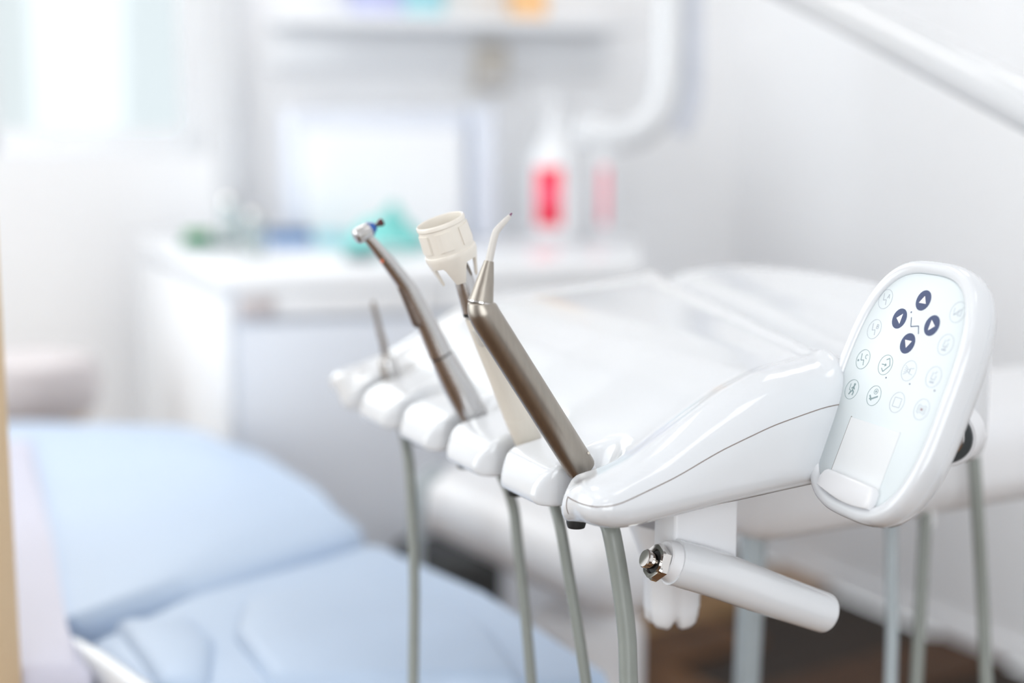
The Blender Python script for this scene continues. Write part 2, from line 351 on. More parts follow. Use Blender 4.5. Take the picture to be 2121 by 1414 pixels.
def surface_nets(fn, lo, hi, h):
    n = [int((hi[i]-lo[i])/h)+1 for i in range(3)]
    g = [np.arange(n[i], dtype=np.float32)*h+lo[i] for i in range(3)]
    F = fn(g[0][:, None, None], g[1][None, :, None], g[2][None, None, :]).astype(np.float32)
    neg = F < 0; cs = [k-1 for k in n]
    acc = np.zeros(cs+[3], np.float32); cnt = np.zeros(cs, np.float32)
    sl = lambda a, o, m_: tuple(slice(o[i], o[i]+m_[i]) for i in range(3))
    for ax in range(3):
        others = [i for i in range(3) if i != ax]
        for a in (0, 1):
            for b in (0, 1):
                o0 = [0, 0, 0]; o0[others[0]] = a; o0[others[1]] = b; o1 = list(o0); o1[ax] += 1
                f0 = F[sl(F, o0, cs)]; f1 = F[sl(F, o1, cs)]; cr = (f0 < 0) != (f1 < 0)
                t = np.where(cr, f0/np.where(cr, f0-f1, 1), 0)
                cnt += cr
                acc[..., ax] += np.where(cr, t, 0); acc[..., others[0]] += cr*a; acc[..., others[1]] += cr*b
    m_ = cnt > 0; idx = -np.ones(cs, np.int64); idx[m_] = np.arange(m_.sum())
    ijk = np.argwhere(m_); V_ = (ijk + acc[m_]/cnt[m_][:, None])*h + np.array(lo)
    faces = []
    for ax in range(3):
        p, q = [(1, 2), (2, 0), (0, 1)][ax]
        a = [slice(None)]*3; b = [slice(None)]*3; a[ax] = slice(0, n[ax]-1); b[ax] = slice(1, n[ax])
        A, B = neg[tuple(a)], neg[tuple(b)]; e = np.argwhere(A != B); flip = B[tuple(e.T)]
        ok = (e[:, p] > 0) & (e[:, q] > 0) & (e[:, p] < n[p]-1) & (e[:, q] < n[q]-1); e = e[ok]; flip = flip[ok]
        def c(dp, dq):
            k = e.copy(); k[:, p] -= dp; k[:, q] -= dq; return idx[tuple(k.T)]
        quad = np.stack([c(1, 1), c(0, 1), c(0, 0), c(1, 0)], 1)
        quad[flip] = quad[flip][:, ::-1]; faces.append(quad)
    return V_, np.concatenate(faces)
Vs, Fs = surface_nets(shell_f, (-.05, -.045, -.03), (.402, .41, .115), .0017)
unit = thing('dental_unit', 'white moulded dental delivery unit with instrument holders, grab handle and button panel', 'dental unit', toW(.18, .15, -.01))
def np_mesh(name, V_, F_):
    me = bpy.data.meshes.new(name); me.vertices.add(len(V_)); me.vertices.foreach_set('co', np.asarray(V_, np.float32).ravel())
    me.loops.add(F_.size); me.loops.foreach_set('vertex_index', F_.astype(np.int32).ravel())
    me.polygons.add(len(F_)); me.polygons.foreach_set('loop_start', np.arange(0, F_.size, 4, dtype=np.int32))
    me.update(calc_edges=True); me.validate(); return me
Wv = TA + Vs[:, :1]*TU + Vs[:, 1:2]*TV + Vs[:, 2:]*TZ
# TU x TV points down, so flip the winding
link('tray_shell', np_mesh('tray_shell', Wv, Fs[:, ::-1]), M['shell'], unit, True)
def side_u(v, z, sgn):      # outermost surface point of the shell side at (v, z)
    us = np.linspace(-.06, .03, 1801) if sgn < 0 else np.linspace(.41, .34, 1401)
    f = shell_f(us, np.full_like(us, v), np.full_like(us, z)); k = np.argmax(f < 0); return us[k] if f[k] < 0 else None
def front_v(u, z):
    v_ = np.linspace(-.045, .02, 1301); f = shell_f(np.full_like(v_, u), v_, np.full_like(v_, z)); k = np.argmax(f < 0); return v_[k] if f[k] < 0 else None
seam_pts = []
for u_ in np.linspace(-.006, -.030, 14):
    z = .0062; v = front_v(u_, z)
    if v is not None: seam_pts.append(toW(u_, v, z)); v_last = v
for v in np.linspace(v_last+.004, .25, 60):
    z = float(SEAM(v)); u_ = side_u(v, z, -1)
    if u_ is not None: seam_pts.append(toW(u_, v, z))
sweep('seam', seam_pts, [.00032]*len(seam_pts), M['seam'], unit, n=1, seg=6, smooth_path=False)
tick = [toW(-.006, front_v(-.006, z), z) for z in np.linspace(.0062, -.003, 7)]
sweep('seam', tick, [.0003]*len(tick), M['seam'], unit, seg=6, smooth_path=False)
# small black strain relief plugs under the holders
for s in SLOTS:
    lathe('strain_relief', toW(s, .016+.04*s, -.0085), (0, 0, -1), [(0, .0055), (.009, .0055), (.0115, .0048)], M['black'], unit, 20)
# lower housing behind, running out to the column
lh_a, lh_b = toW(.2, .21, 0)[:2], toW(.2, .80, 0)[:2]
c_ = (lh_a+lh_b)/2
box('lower_housing', (c_[0], c_[1], .754-.050), (.59, .17, .078), M['shell2'], unit, .03, 6, axes=(tuple(TV), tuple(TU), (0, 0, 1)))
# grab handle block
hb0 = at(1440, 1098, .795)
box('handle_mount', at(1441, 1100, .800), (.0425, .022, .046), M['shell2'], unit, .0022, 3, axes=(tuple(TV), tuple(-TU), (0, 0, 1)))
h0 = at(1392, 1163, .778); h1 = at(1705, 1268, .822)
hp = [h0, h0*.72+h1*.28+np.array([0, 0, .0012]), h0*.4+h1*.6+np.array([0, 0, .0004]), h1]
sweep('grab_handle', hp, [.0128, .0131, .0126, .0117], M['shell'], unit, n=8, seg=40, dome=.55)
hd = (h1-h0)/np.linalg.norm(h1-h0)
lathe('handle_collar', h0-hd*.0065, hd, [(0, .0096), (.0008, .0104), (.0045, .0108), (.008, .0122)], M['shell2'], unit, 36)
hx = at(1357, 1163, .7725)
lathe('hex_nut', hx+hd*.0036, -hd, [(0, .0104), (.0036, .0104), (.0050, .0094), (.0050, .0070), (.0030, .0064)], M['chrome'], unit, 60,
      ripple=lambda j, a, r, t: ((min(r, .0090/math.cos(((a+.3) % (math.pi/3))-math.pi/6)) if j < 3 else r), t), ang=12)
lathe('button_well', hx+hd*.0012, -hd, [(0, .0064), (.0012, .0062)], M['black'], unit, 30)
bt = lathe('push_button', hx+hd*.001, -hd, [(0, .0046), (.0055, .0046), (.0060, .0052), (.0078, .0052), (.0084, .0046)], M['chrome'], unit, 36)
# vertical lobed adjusting knob below the tray
kc = at(1391, 1290, .88); kz = kc[2]
prof = [(0, .008), (.0005, .0135), (.004, .0165), (.012, .0172), (.04, .0174), (.043, .0200), (.060, .0265), (.066, .0268)]
lathe('adjusting_knob', kc, (0, 0, 1), prof, M['shell2'], unit, 64,
      ripple=lambda j, a, r, t: (r*(1-.16*max(0, math.cos(5*a+1.2))**2) if j < 3 else r, t+(0.004*max(0, math.cos(5*a+1.2)) if j < 3 else 0)), ang=60)

# ------------------------------------------------------------------ control panel
PS = 0.945; PC = cC + (np.array([0.21712538, 0.78044242, 0.82734161])-cC)*PS; PX = np.array([0.363843, -0.931460, 0.0]); PX /= np.linalg.norm(PX)
PD = np.array([-0.34985696, -0.1366923, -0.92677685]); PD -= PX*(PX@PD); PD /= np.linalg.norm(PD)
PN = -np.cross(PX, PD)                                # towards the user
def pw_(x, y, h=0.0): return PC + PX*x*.001*PS + PD*y*.001*PS + PN*h*.001*PS      # millimetres on the panel
def sup(hw, hh, e, n=96):
    out = []
    for i in range(n):
        a = 2*math.pi*i/n; c, s = math.cos(a), math.sin(a); k = (abs(c)**e+abs(s)**e)**(-1/e); out.append((hw*c*k, hh*s*k))
    return out
def loft(name, rings, m, parent, cap0=True, cap1=True, ang=50):
    vs = []; fs = []; n = len(rings[0])
    for r in rings: vs += r
    for j in range(len(rings)-1):
        for i in range(n):
            k = (i+1) % n; fs.append((j*n+i, j*n+k, (j+1)*n+k, (j+1)*n+i))
    if cap0: fs.append(tuple(range(n))[::-1])
    if cap1: fs.append(tuple((len(rings)-1)*n+i for i in range(n)))
    o = data_obj(name, vs, fs, m, parent); bm = bmesh.new(); bm.from_mesh(o.data); bmesh.ops.recalc_face_normals(bm, faces=bm.faces); bm.to_mesh(o.data); bm.free()
    return autosmooth(o, ang)
PYC = 21.5
def ring(hw, hh, h, e=3.0, dy=0): return [pw_(x, y+PYC+dy, h) for x, y in sup(hw, hh, e)]
housing = loft('control_panel', [ring(45.3, 67.6, -1.5), ring(45.4, 67.7, .4), ring(46.2, 68.5, 1.5), ring(48, 70.5, 2.4), ring(50.2, 72.7, 2.3), ring(52, 74.5, .9), ring(53, 75.5, -1.5),
     ring(53.4, 75.9, -5), ring(53.2, 75.7, -8.6), ring(52.7, 75.2, -8.9), ring(52.7, 75.2, -9.3), ring(53.1, 75.6, -9.6), ring(52.6, 75.0, -13), ring(49.5, 71.5, -17.5), ring(42, 63, -21), ring(28, 48, -22.5)], M['shell'], unit)
loft('glass_face', [ring(45.1, 67.4, -2), ring(45.1, 67.4, -.2), ring(44.9, 67.2, 0)], M['glass'], housing)
def flat(name, polys, h, m, parent, th=.12):
    vs = []; fs = []
    for poly in polys:
        b = len(vs); n = len(poly); vs += [pw_(x, y, h) for x, y in poly] + [pw_(x, y, h-th) for x, y in poly]
        fs.append(tuple(b+i for i in range(n)))
        for i in range(n): fs.append((b+i, b+n+i, b+n+(i+1) % n, b+(i+1) % n))
    o = data_obj(name, vs, fs, m, parent, False)
    bm = bmesh.new(); bm.from_mesh(o.data); bmesh.ops.recalc_face_normals(bm, faces=bm.faces); bm.to_mesh(o.data); bm.free(); return o
def circ(cx, cy, r, n=36, r2=None): return [(cx+r*math.cos(2*math.pi*i/n), cy+(r2 or r)*math.sin(2*math.pi*i/n)) for i in range(n)]
def seg(x1, y1, x2, y2, w=.45):
    dx, dy = x2-x1, y2-y1; l = math.hypot(dx, dy); nx, ny = -dy/l*w/2, dx/l*w/2
    return [(x1+nx, y1+ny), (x2+nx, y2+ny), (x2-nx, y2-ny), (x1-nx, y1-ny)]
def line(pts, w=.45): return [seg(*pts[i], *pts[i+1], w) for i in range(len(pts)-1)]
def ringp(cx, cy, r, w=.3, n=36, r2=None):
    return [[(cx+r*math.cos(a)*k, cy+(r2 or r)*math.sin(a)*k) for a, k in ((2*math.pi*i/n, 1), (2*math.pi*(i+1)/n, 1), (2*math.pi*(i+1)/n, 1-w/r), (2*math.pi*i/n, 1-w/r))] for i in range(n)]
def shift(polys, cx, cy): return [[(x+cx, y+cy) for x, y in p] for p in polys]
H = .12
for (cx, cy, tri) in ((1.1, -30.8, [(0, -2.6), (3.0, 1.7), (-3.0, 1.7)]), (-13.4, -18.2, [(-2.6, 0), (1.7, -3.0), (1.7, 3.0)]),
                      (15.6, -17.9, [(2.6, 0), (-1.7, 3.0), (-1.7, -3.0)]), (1.2, -5.4, [(0, 2.6), (-3.0, -1.7), (3.0, -1.7)])):
    flat('navy_button', [circ(cx, cy, 6.0, 40)], H, M['navy'], housing)
    flat('arrow', [[(cx+x, cy+y) for x, y in tri]], H+.08, M['white'], housing)
flat('chair_symbol', line([(-3.7, -20.2), (-1.3, -15.0), (4.9, -16.2), (7.2, -11.8)], .6) + [circ(-5.4, -23, .55, 10)], H, M['printd'], housing)
pc_, pr_ = 21.3, 18.5
def gp(c, r): return ((c-1.5)*pc_, (r-1.5)*pr_)
chairic = line([(-1.8, -2.8), (-.8, .6), (1.6, .1), (2.6, 3.0)], .45)
chairA = line([(-2.6, -3.2), (-1.6, .8), (.9, .3), (1.9, 3.4)], .45)
lA = line([(1.2, -.6), (2.2, -3.2), (3.2, -.6)], .35) + line([(1.6, -1.5), (2.8, -1.5)], .35)
lB = line([(1.4, -.6), (1.4, -3.2), (2.8, -3.0), (2.8, -2.1), (1.5, -1.9), (3.0, -1.7), (3.0, -.7), (1.4, -.6)], .35)
lC = line([(3.2, -2.9), (2.0, -3.2), (1.3, -2.2), (1.8, -.9), (3.1, -.7)], .35)
rinse = line([(-1.4, -2.6), (-1.8, 1.4), (1.6, 1.4), (1.6, -1.2)], .4) + [seg(-2, 3.0, 1.6, 3.0, 1.0)] + line([(1.6, -3.4), (0, -1.8)], .4)
icons = {
    (0, 0): (chairA+lA, 'printl'), (0, 1): (chairA+lB, 'printl'), (0, 2): (chairA+lC+[circ(-3.9, 1.2, .7, 10)], 'printg'),
    (0, 3): (line([(-2.4, -3.2), (-2.1, .4), (-.6, .6), (-1.2, 3.2)], .4)+[circ(1.2, -3.2, .8, 12)]+line([(1.1, -2.4), (.8, .3), (2.4, 1.2), (2.0, 3.2)], .9)+line([(.8, .3), (-.3, 1.8), (-1.3, 3.2)], .7)+line([(-.6, -.6), (1.0, -1.9), (2.5, -.4)], .6), 'printg'),
    (1, 3): (ringp(.6, -2.6, 1.7, .25, 20)+line([(-.3, -2.6), (1.5, -2.6)], .35)+line([(.6, -3.5), (.6, -1.7)], .35)+line([(-3.6, .2), (-1.6, 2.2), (.2, 1.4), (3.6, -.2)], .9)+line([(-3.2, 2.0), (-1.0, 3.0)], .6), 'printg'),
    (2, 3): (line([(-3, -2.6), (3, -2.6), (3, 2.6), (-3, 2.6), (-3, -2.6)], .35), 'printl'),
    (3, 3): (line([(-1.6, -2.6), (-3.3, -1.8), (-3.3, 1.8), (-1.6, 2.6)], .35)+line([(1.6, -2.6), (3.3, -1.8), (3.3, 1.8), (1.6, 2.6)], .35)+ringp(0, 0, 2.1, .3, 20), 'printl'),
    (1, 2): (line([(-.6, -3.0), (1.8, -4.2), (4.0, -.2), (-.2, 4.0), (-2.4, 2.2)], .5)+line([(-3.2, 0), (.2, 0)], .5)+[[(-.3, -1.0), (1.1, 0), (-.3, 1.0)]], 'printg'),
    (2, 2): (sum([line([(-1.4, y*.5), (-4.0, y)], .3) for y in (-2.6, -1.3, 0, 1.3, 2.6)], [])+ringp(-.4, 0, 1.1, .3, 16)+line([(.4, -1.4), (3.8, -1.9)], .35)+line([(.4, 1.4), (3.8, 1.9)], .35)+line([(.8, -1.4), (.8, 1.4)], .35), 'printl'),
    (3, 2): (rinse, 'printl'), (3, 1): (rinse+line([(.2, 0), (.2, 3)], .3), 'printl'),
    (3, 0): (line([(-3.4, -2.2), (-2.6, 2.0), (-.6, .8)], .35)+line([(-2.6, 2.0), (.6, -1.0)], .35)+line([(.2, 1.8), (3.0, 1.8), (2.6, -1.6), (1.2, -1.6), (.2, 1.8)], .35)+line([(2.6, -1.6), (3.6, -3.4)], .35), 'printl'),
}
for (c, r), (polys, col) in icons.items():
    cx, cy = gp(c, r)
    rg = flat('button_ring', ringp(cx, cy, 6.0, .26, 40), H, M['printg' if col == 'printg' else 'printl'], housing)
    flat('button_icon', shift(polys, cx, cy), H, M[col], housing)
for (c, r) in ((1, 2), (2, 2), (3, 2)):
    cx, cy = gp(c, r); flat('status_dot', [circ(cx+4.6, cy+6.9, .5, 12)], H, M['printd'], housing)
cx, cy = gp(3, 3); flat('red_dot', [circ(cx, cy, .75, 12)], H, mat('dull_red_print', '#8a5a66', 0.5, noise=(9, .02, (1, 1, 1))), housing)
# card window: a shallow pocket with a white card, a shadow gap down its left edge and a clip along the bottom
flat('card', [[(-22.6, 43), (22.6, 43), (22.6, 83), (-22.6, 83)]], .55, M['card'], housing, .5)
flat('pocket_edge', [[(-23.3, 42.5), (-22.7, 42.5), (-22.7, 78), (-23.3, 78)]], .3, M['seam'], housing, .2)
cl = []
for k in range(13):
    a = k/12; cl.append((-26+49.5*a, 85.5+4.6*math.sin(a*math.pi*.85)))
clip_out = [(-26, 85.5)] + [(-26+50*k/10, 85.5+4.2*math.sin(k/10*math.pi*.8)) for k in range(1, 11)] + [(24.3, 84), (23.8, 78.5), (21.5, 76), (-20.5, 75), (-23.5, 76.5), (-25.6, 80)]
def inset(poly, d):
    cx = sum(p[0] for p in poly)/len(poly); cy = sum(p[1] for p in poly)/len(poly)
    return [(x+(cx-x)*d/abs(22), y+(cy-y)*d/6) for x, y in poly]
loft('card_clip', [[pw_(x, y, 0) for x, y in clip_out], [pw_(x, y, 4.0) for x, y in clip_out], [pw_(x, y, 4.8) for x, y in inset(clip_out, .35)], [pw_(x, y, 5.1) for x, y in inset(clip_out, .9)]], M['shell2'], housing, ang=40)
# swivel joint between panel and tray
ja = -(TV*.80+TU*.45)/np.linalg.norm(TV*.80+TU*.45); jr = onu(1958, 904, -.035)
lathe('joint_collar', jr-ja*.020, ja, [(0, .0175), (.0165, .0180), (.0190, .0174), (.0190, .0155)], M['shell2'], unit, 48)
lathe('joint_ring', jr-ja*.004, ja, [(0, .0156), (.0035, .0156), (.0045, .0150), (.0045, .0112)], M['darkgrey'], unit, 48)
lathe('joint_disc', jr-ja*.006, ja, [(0, .0112), (.0065, .0112), (.0075, .0104), (.0082, .006)], M['satin'], unit, 40)
sweep('joint_stem', [jr-ja*.002, (jr+PC+PD*.045-PN*.02)*.5, PC+PD*.040-PN*.016], [.0065, .0065, .0065], M['shell2'], unit)

# ------------------------------------------------------------------ instruments
def hose(name, pts, r, m, parent, seg=18):
    return sweep(name, pts, [r]*len(pts) if not isinstance(r, list) else r, m, parent, n=8, seg=seg)
def hang(points, u0):
    """hose centreline from pixel/distance triples, continued down and back under the unit"""
    P = [at(*q) for q in points]; d = P[-1]-P[-2]; d /= np.linalg.norm(d)
    e = P[-1]+d*.10; f = e+np.array([.05, .03, -.10]); g = f+np.array([.10, .06, -.03]); return P+[e, f, g]
# air water syringe
sy_u = .0235
sB = onu(1203, 968, sy_u); sT = onu(1008, 660, sy_u); sd = (sT-sB)/np.linalg.norm(sT-sB)
syr = thing('air_water_syringe', 'brushed dark steel syringe handpiece with a bent pale nozzle, in the nearest holder', 'dental handpiece', sB)
bA, bC, bE = onu(1013, 668, sy_u), onu(995.5, 640, sy_u), onu(996, 626, sy_u)
elb = [bA*(1-t)**2+2*bC*t*(1-t)+bE*t*t for t in np.linspace(0, 1, 14)]
path = [sB-sd*.001, sB-sd*.0003, sB+sd*.001] + [sB*(1-t)+bA*t for t in np.linspace(.05, .95, 8)] + elb
rads = [.0079, .0082, .00835] + [.00835]*8 + list(np.interp(np.linspace(0, 1, 14), [0, .5, 1], [.00835, .0081, .0067]))
sweep('body', path, rads, M['steel'], syr, seg=56, ang=80, smooth_path=False)
hT = onu(1013, 541, sy_u); hB = elb[-1]; hh = hT-hB; hl = np.linalg.norm(hh)
lathe('bright_ring', hB-hh/hl*.0003, hh, [(0, .0068), (.0007, .0068)], M['chrome'], syr, 40)
lathe('nozzle_cone', hB+hh/hl*.0005, hh, [(0, .0065), (hl*.5, .0046), (hl*.96, .0026), (hl*.985, .0025), (hl*.985, .0019)], M['steel'], syr, 40)
nz = [hT-hh/hl*.002, onu(1019, 512, sy_u), onu(1025.5, 486, sy_u), onu(1031, 475, sy_u), onu(1045, 459, sy_u), onu(1056, 447, sy_u)]
sweep('nozzle', nz, [.0021, .0020, .0019, .0018, .0015, .0010], M['nozzle'], syr, n=8, seg=20)
sweep('nozzle_tip', [onu(1055.5, 447.5, sy_u), onu(1060, 441, sy_u)], [.00075, .0004], M['tip'], syr, seg=12, smooth_path=False)
lathe('base_collar', sB-sd*.0005, -sd, [(0, .0074), (.005, .0072), (.012, .0060), (.03, .0055)], M['shell2'], syr, 36)
lathe('set_screw', onu(1219, 938, sy_u-.0062), (onu(1219, 938, sy_u-.0062)-onu(1215, 940, sy_u)), [(-.0006, .0007), (.0004, .0007)], M['steel'], syr, 14)
hose('hose', [sB-sd*.015, sB-sd*.03+np.array([0, 0, -.006])]+hang([(1267, 1105, .785), (1284, 1200, .785), (1298, 1310, .785), (1302, 1414, .785)], 0), .0052, M['hose'], syr)
# curing light
lu = .0975
lB = onu(1096, 916, lu); lT = onu(980, 647, lu); ld = (lT-lB)/np.linalg.norm(lT-lB); ll = np.linalg.norm(lT-lB)
lig = thing('curing_light', 'cream stick handpiece topped by an open ivory plastic cup, behind the dark steel syringe', 'dental handpiece', lB)
lathe('body', lB-ld*.003, ld, [(0, .0074), (.002, .0082), (.022, .0083), (.0222, .0081), (.0228, .0081), (.023, .0083), (ll*.55, .0074), (ll*.85, .0066), (ll*1.0, .0061), (ll+.001, .0060)], M['cream'], lig, 40)
lathe('black_band', lT-ld*.0002, ld, [(0, .0060), (.0016, .0059)], M['black'], lig, 32)
cd = onu(950, 570, lu)-onu(912, 460, lu); cd = -cd/np.linalg.norm(cd)
cT = onu(911, 457, lu)
neckp = [lT+ld*.001, onu(967, 600, lu), onu(955, 560, lu), cT-cd*.018]
sweep('chrome_neck', neckp, [.0058, .0058, .0054, .0050], M['satin'], lig, n=8, seg=32)
# cup: tapering ring wall with a scalloped skirt
cup_len, seg_n = .0215, 96
def cup_ripple(j, a, r, t): return r, t
xx, yy, zz = frame(cd)
_cv = cC-cT; CAZ = math.atan2(_cv@yy, _cv@xx)
def skirt(a):                       # how far the skirt reaches below the band, by angle: four flat-ended teeth
    k = abs((((a-CAZ)/(2*math.pi)*4+.5) % 1.0)-.5)*2
    t = min(1, max(0, (k-.30)/.38)); return .0035+.0115*(1-t*t*(3-2*t))
vs = []; fs = []
outer = [(0, .01395), (.0006, .01430), (.0022, .01432), (.0028, .0138), (.0175, .01435), (.0178, .0149), (.0183, .01505), (.0205, .0151)]
inner = [(.0205, .0138), (.0165, .0132), (.002, .0129), (0, .0132), (-.0003, .0136)]
for (t, r) in outer:
    for i in range(seg_n): a = 2*math.pi*i/seg_n; vs.append(cT-cd*t+(xx*math.cos(a)+yy*math.sin(a))*r)
for kk in (0, 1):
    for i in range(seg_n):
        a = 2*math.pi*i/seg_n; e = skirt(a); r = .0151-.30*e if kk == 0 else .0138-.30*e
        vs.append(cT-cd*(.0210+e)+(xx*math.cos(a)+yy*math.sin(a))*r)
for (t, r) in inner:
    for i in range(seg_n): a = 2*math.pi*i/seg_n; vs.append(cT-cd*t+(xx*math.cos(a)+yy*math.sin(a))*r)
nr = len(vs)//seg_n
for j in range(nr):
    j2 = (j+1) % nr
    for i in range(seg_n):
        k = (i+1) % seg_n; fs.append((j*seg_n+i, j*seg_n+k, j2*seg_n+k, j2*seg_n+i))
cup = data_obj('cup', vs, fs, M['cup'], lig); bm = bmesh.new(); bm.from_mesh(cup.data); bmesh.ops.recalc_face_normals(bm, faces=bm.faces); bm.to_mesh(cup.data); bm.free(); autosmooth(cup, 35)
for q in range(6):                  # raised rectangular pads round the wall
    a0 = 2*math.pi*q/6+.25; vs = []; fs = []; n = 7
    for r_ in (.01375, .01455):
        for t in (.0045, .0150):
            for i in range(n):
                a = a0+(i/(n-1))*.68; rr = r_+.0004*(t/.013); vs.append(cT-cd*t+(xx*math.cos(a)+yy*math.sin(a))*rr)
    for i in range(n-1):
        fs += [(2*n+i, 2*n+i+1, 3*n+i+1, 3*n+i), (i, n+i, n+i+1, i+1), (i, i+1, 2*n+i+1, 2*n+i), (n+i, 3*n+i, 3*n+i+1, n+i+1)]
    fs += [(0, 2*n, 3*n, n), (n-1, 2*n-1, 4*n-1, 3*n-1)]
    data_obj('raised_pad', vs, fs, M['cup'], cup, False)
bc = onu(992, 698, lu-.004)
ldx, ldy, _ = frame(ld)
box('switch_button', bc, (.0055, .0036, .0115), M['greybtn'], lig, .001, 3, axes=(tuple(ldx), tuple(ldy), tuple(ld)))
hose('hose', [lB-ld*.003, lB-ld*.03]+hang([(1158, 1080, .845), (1178, 1190, .845), (1200, 1320, .845), (1214, 1414, .845)], 0), .0034, M['hose'], lig)
# contra angle polishing handpiece
cu = .172
cB = onu(985, 868, cu)
con = thing('polishing_handpiece', 'silver angled handpiece with a blue collar and dark red cup at its head', 'dental handpiece', cB)
K = lambda x, y: onu(x, y, cu)
sweep('rear_sleeve', [K(988, 874), K(975, 850), K(948, 800), K(914, 735)], [.0085, .0095, .0094, .0077], M['satin'], con, n=8, seg=40)
lathe('dark_joint', K(912, 733), K(905, 720)-K(912, 733), [(0, .0072), (.0012, .0072)], M['greysteel'], con, 36)
sweep('front_sleeve', [K(911.5, 732), K(893, 690), K(868, 640), K(848, 602), K(832, 578), K(800, 537), K(775, 506), K(762, 492)],
      [.0076, .0068, .0060, .0054, .0050, .0042, .0035, .0031], M['satin'], con, n=8, seg=40)
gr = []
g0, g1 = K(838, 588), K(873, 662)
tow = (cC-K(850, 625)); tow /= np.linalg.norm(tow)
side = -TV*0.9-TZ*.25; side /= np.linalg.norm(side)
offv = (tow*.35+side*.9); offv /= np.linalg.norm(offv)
sweep('reflection_inlay', [K(836, 590)+offv*.0012, K(853, 625)+offv*.0014, K(870, 664)+offv*.0016], [.0034, .0038, .0042], M['greysteel'], con, n=6, seg=24, dome=1)  # dark inlay imitates the dark reflection along the sleeve
hdv = K(775, 470)-K(738, 492); hdv /= np.linalg.norm(hdv)
lathe('head', K(735, 493), hdv, [(0, .0015), (.0003, .0036), (.0015, .0047), (.0045, .0050), (.0085, .0048), (.0108, .0043)], M['satin'], con, 36)
lathe('blue_collar', K(735, 493)+hdv*.0107, hdv, [(0, .0042), (.0010, .0046), (.0020, .0032), (.0036, .0030), (.0040, .0022)], M['blue'], con, 30)
lathe('shank', K(735, 493)+hdv*.0145, hdv, [(0, .0013), (.0040, .0013)], M['darkgrey'], con, 20)
lathe('polishing_cup', K(735, 493)+hdv*.0170, hdv, [(0, .0014), (.0012, .0021), (.0030, .0024), (.0034, .0022), (.0024, .0016)], M['red'], con, 24)
bd = K(791, 541)+(cC-K(791, 541))/np.linalg.norm(cC-K(791, 541))*.0041
lathe('orange_dot', bd, cC-bd, [(-.0006, .0011), (.0001, .0010)], M['orange'], con, 14)
hose('hose', [cB, K(1000, 900)+TU*0]+hang([(1058, 1030, .93), (1073, 1130, .93), (1088, 1270, .93), (1101, 1414, .93)], 0), .0036, M['hose'], con)
# slim bur handpiece at the far end
bu = .330
Kb = lambda x, y: onu(x, y, bu)
bur = thing('bur_handpiece', 'slim grey handpiece with a thin pointed metal tip, in the farthest holder', 'dental handpiece', Kb(806, 788))
sweep('sleeve', [Kb(814, 800), Kb(808, 775), Kb(801, 745), Kb(798, 736)], [.0062, .0066, .0058, .0030], M['satin'], bur, n=6, seg=28)
sweep('shaft', [Kb(799, 740), Kb(794, 712), Kb(788, 690), Kb(782, 665), Kb(776, 640), Kb(772, 624)], [.0023, .0024, .0021, .0018, .0016, .0012], M['greysteel'], bur, n=4, seg=18)
for q in range(4): lathe('shaft_ring', Kb(793-6*q, 706-22*q), Kb(787, 684)-Kb(793, 706), [(0, .0026-.0002*q), (.0022, .0026-.0002*q)], M['steel'], bur, 18)
hose('hose', [Kb(812, 796), Kb(826, 850)]+hang([(843, 930, 1.0), (851, 1010, .99), (858, 1200, .98), (856, 1414, .97)], 0), .0037, M['hose'], bur)

# ------------------------------------------------------------------ hoses hanging behind and right of the unit
def free_hose(label, pts, r, m, cap=None, cat='hose'):
    P = [at(*q) for q in pts]; d = P[-1]-P[-2]; d /= np.linalg.norm(d); z_end = P[-1][2]
    t = thing('supply_hose', label, cat, P[-1]+d*.2, 'supply hoses under the unit')
    e = P[-1]+d*.15; g = np.array([e[0]+.03, e[1]+.02, .012]); f = (e*.5+g*.5)
    hose('hose', P+[e, f, g], r, m, t)
    if cap: lathe('end_sleeve', P[0]+np.array([0, 0, cap[1]]), (0, 0, -1), [(0, cap[0]*1.0), (cap[2], cap[0]*.95)], M['shell2'], t, 24)
    return t
free_hose('pale thick hose hanging behind the white grab handle', [(1562, 1080, 1.14), (1558, 1180, 1.14), (1552, 1290, 1.15), (1546, 1414, 1.16)], .0105, M['hose2'])
free_hose('slim blue-grey hose below the button panel, left of the three right-hand ones', [(1846, 1060, 1.05), (1846, 1180, 1.05), (1848, 1300, 1.05), (1845, 1414, 1.05)], .0046, M['hose2'])
free_hose('slim grey hose with a white end sleeve, middle of the three right-hand ones', [(1921, 1010, 1.05), (1914, 1120, 1.05), (1906, 1270, 1.05), (1898, 1414, 1.05)], .0046, M['hose'], (.0068, .002, .03))
free_hose('slim grey hose at the far right below the panel joint', [(2014, 900, 1.02), (2022, 1020, 1.02), (2034, 1220, 1.03), (2043, 1414, 1.03)], .0046, M['hose'])
free_hose('pale hose hanging from the white arm far behind the farthest holder', [(905, 975, 1.56), (872, 1010, 1.5), (862, 1120, 1.5), (860, 1280, 1.5), (858, 1500, 1.5)], .0085, M['hose2'])

# column carrying the unit, outside the right edge of the frame
cp = toW(.2, .80, 0)
colm = thing('unit_column', 'white floor column carrying the delivery unit, beyond the right edge', 'column', (cp[0], cp[1], 0))
lathe('post', (cp[0], cp[1], .03), (0, 0, 1), [(0, .05), (.60, .045), (.66, .045)], M['shell2'], colm, 36)
lathe('foot', (cp[0], cp[1], 0.0), (0, 0, 1), [(0, .20), (.02, .20), (.035, .17), (.04, .06)], M['shell2'], colm, 48)

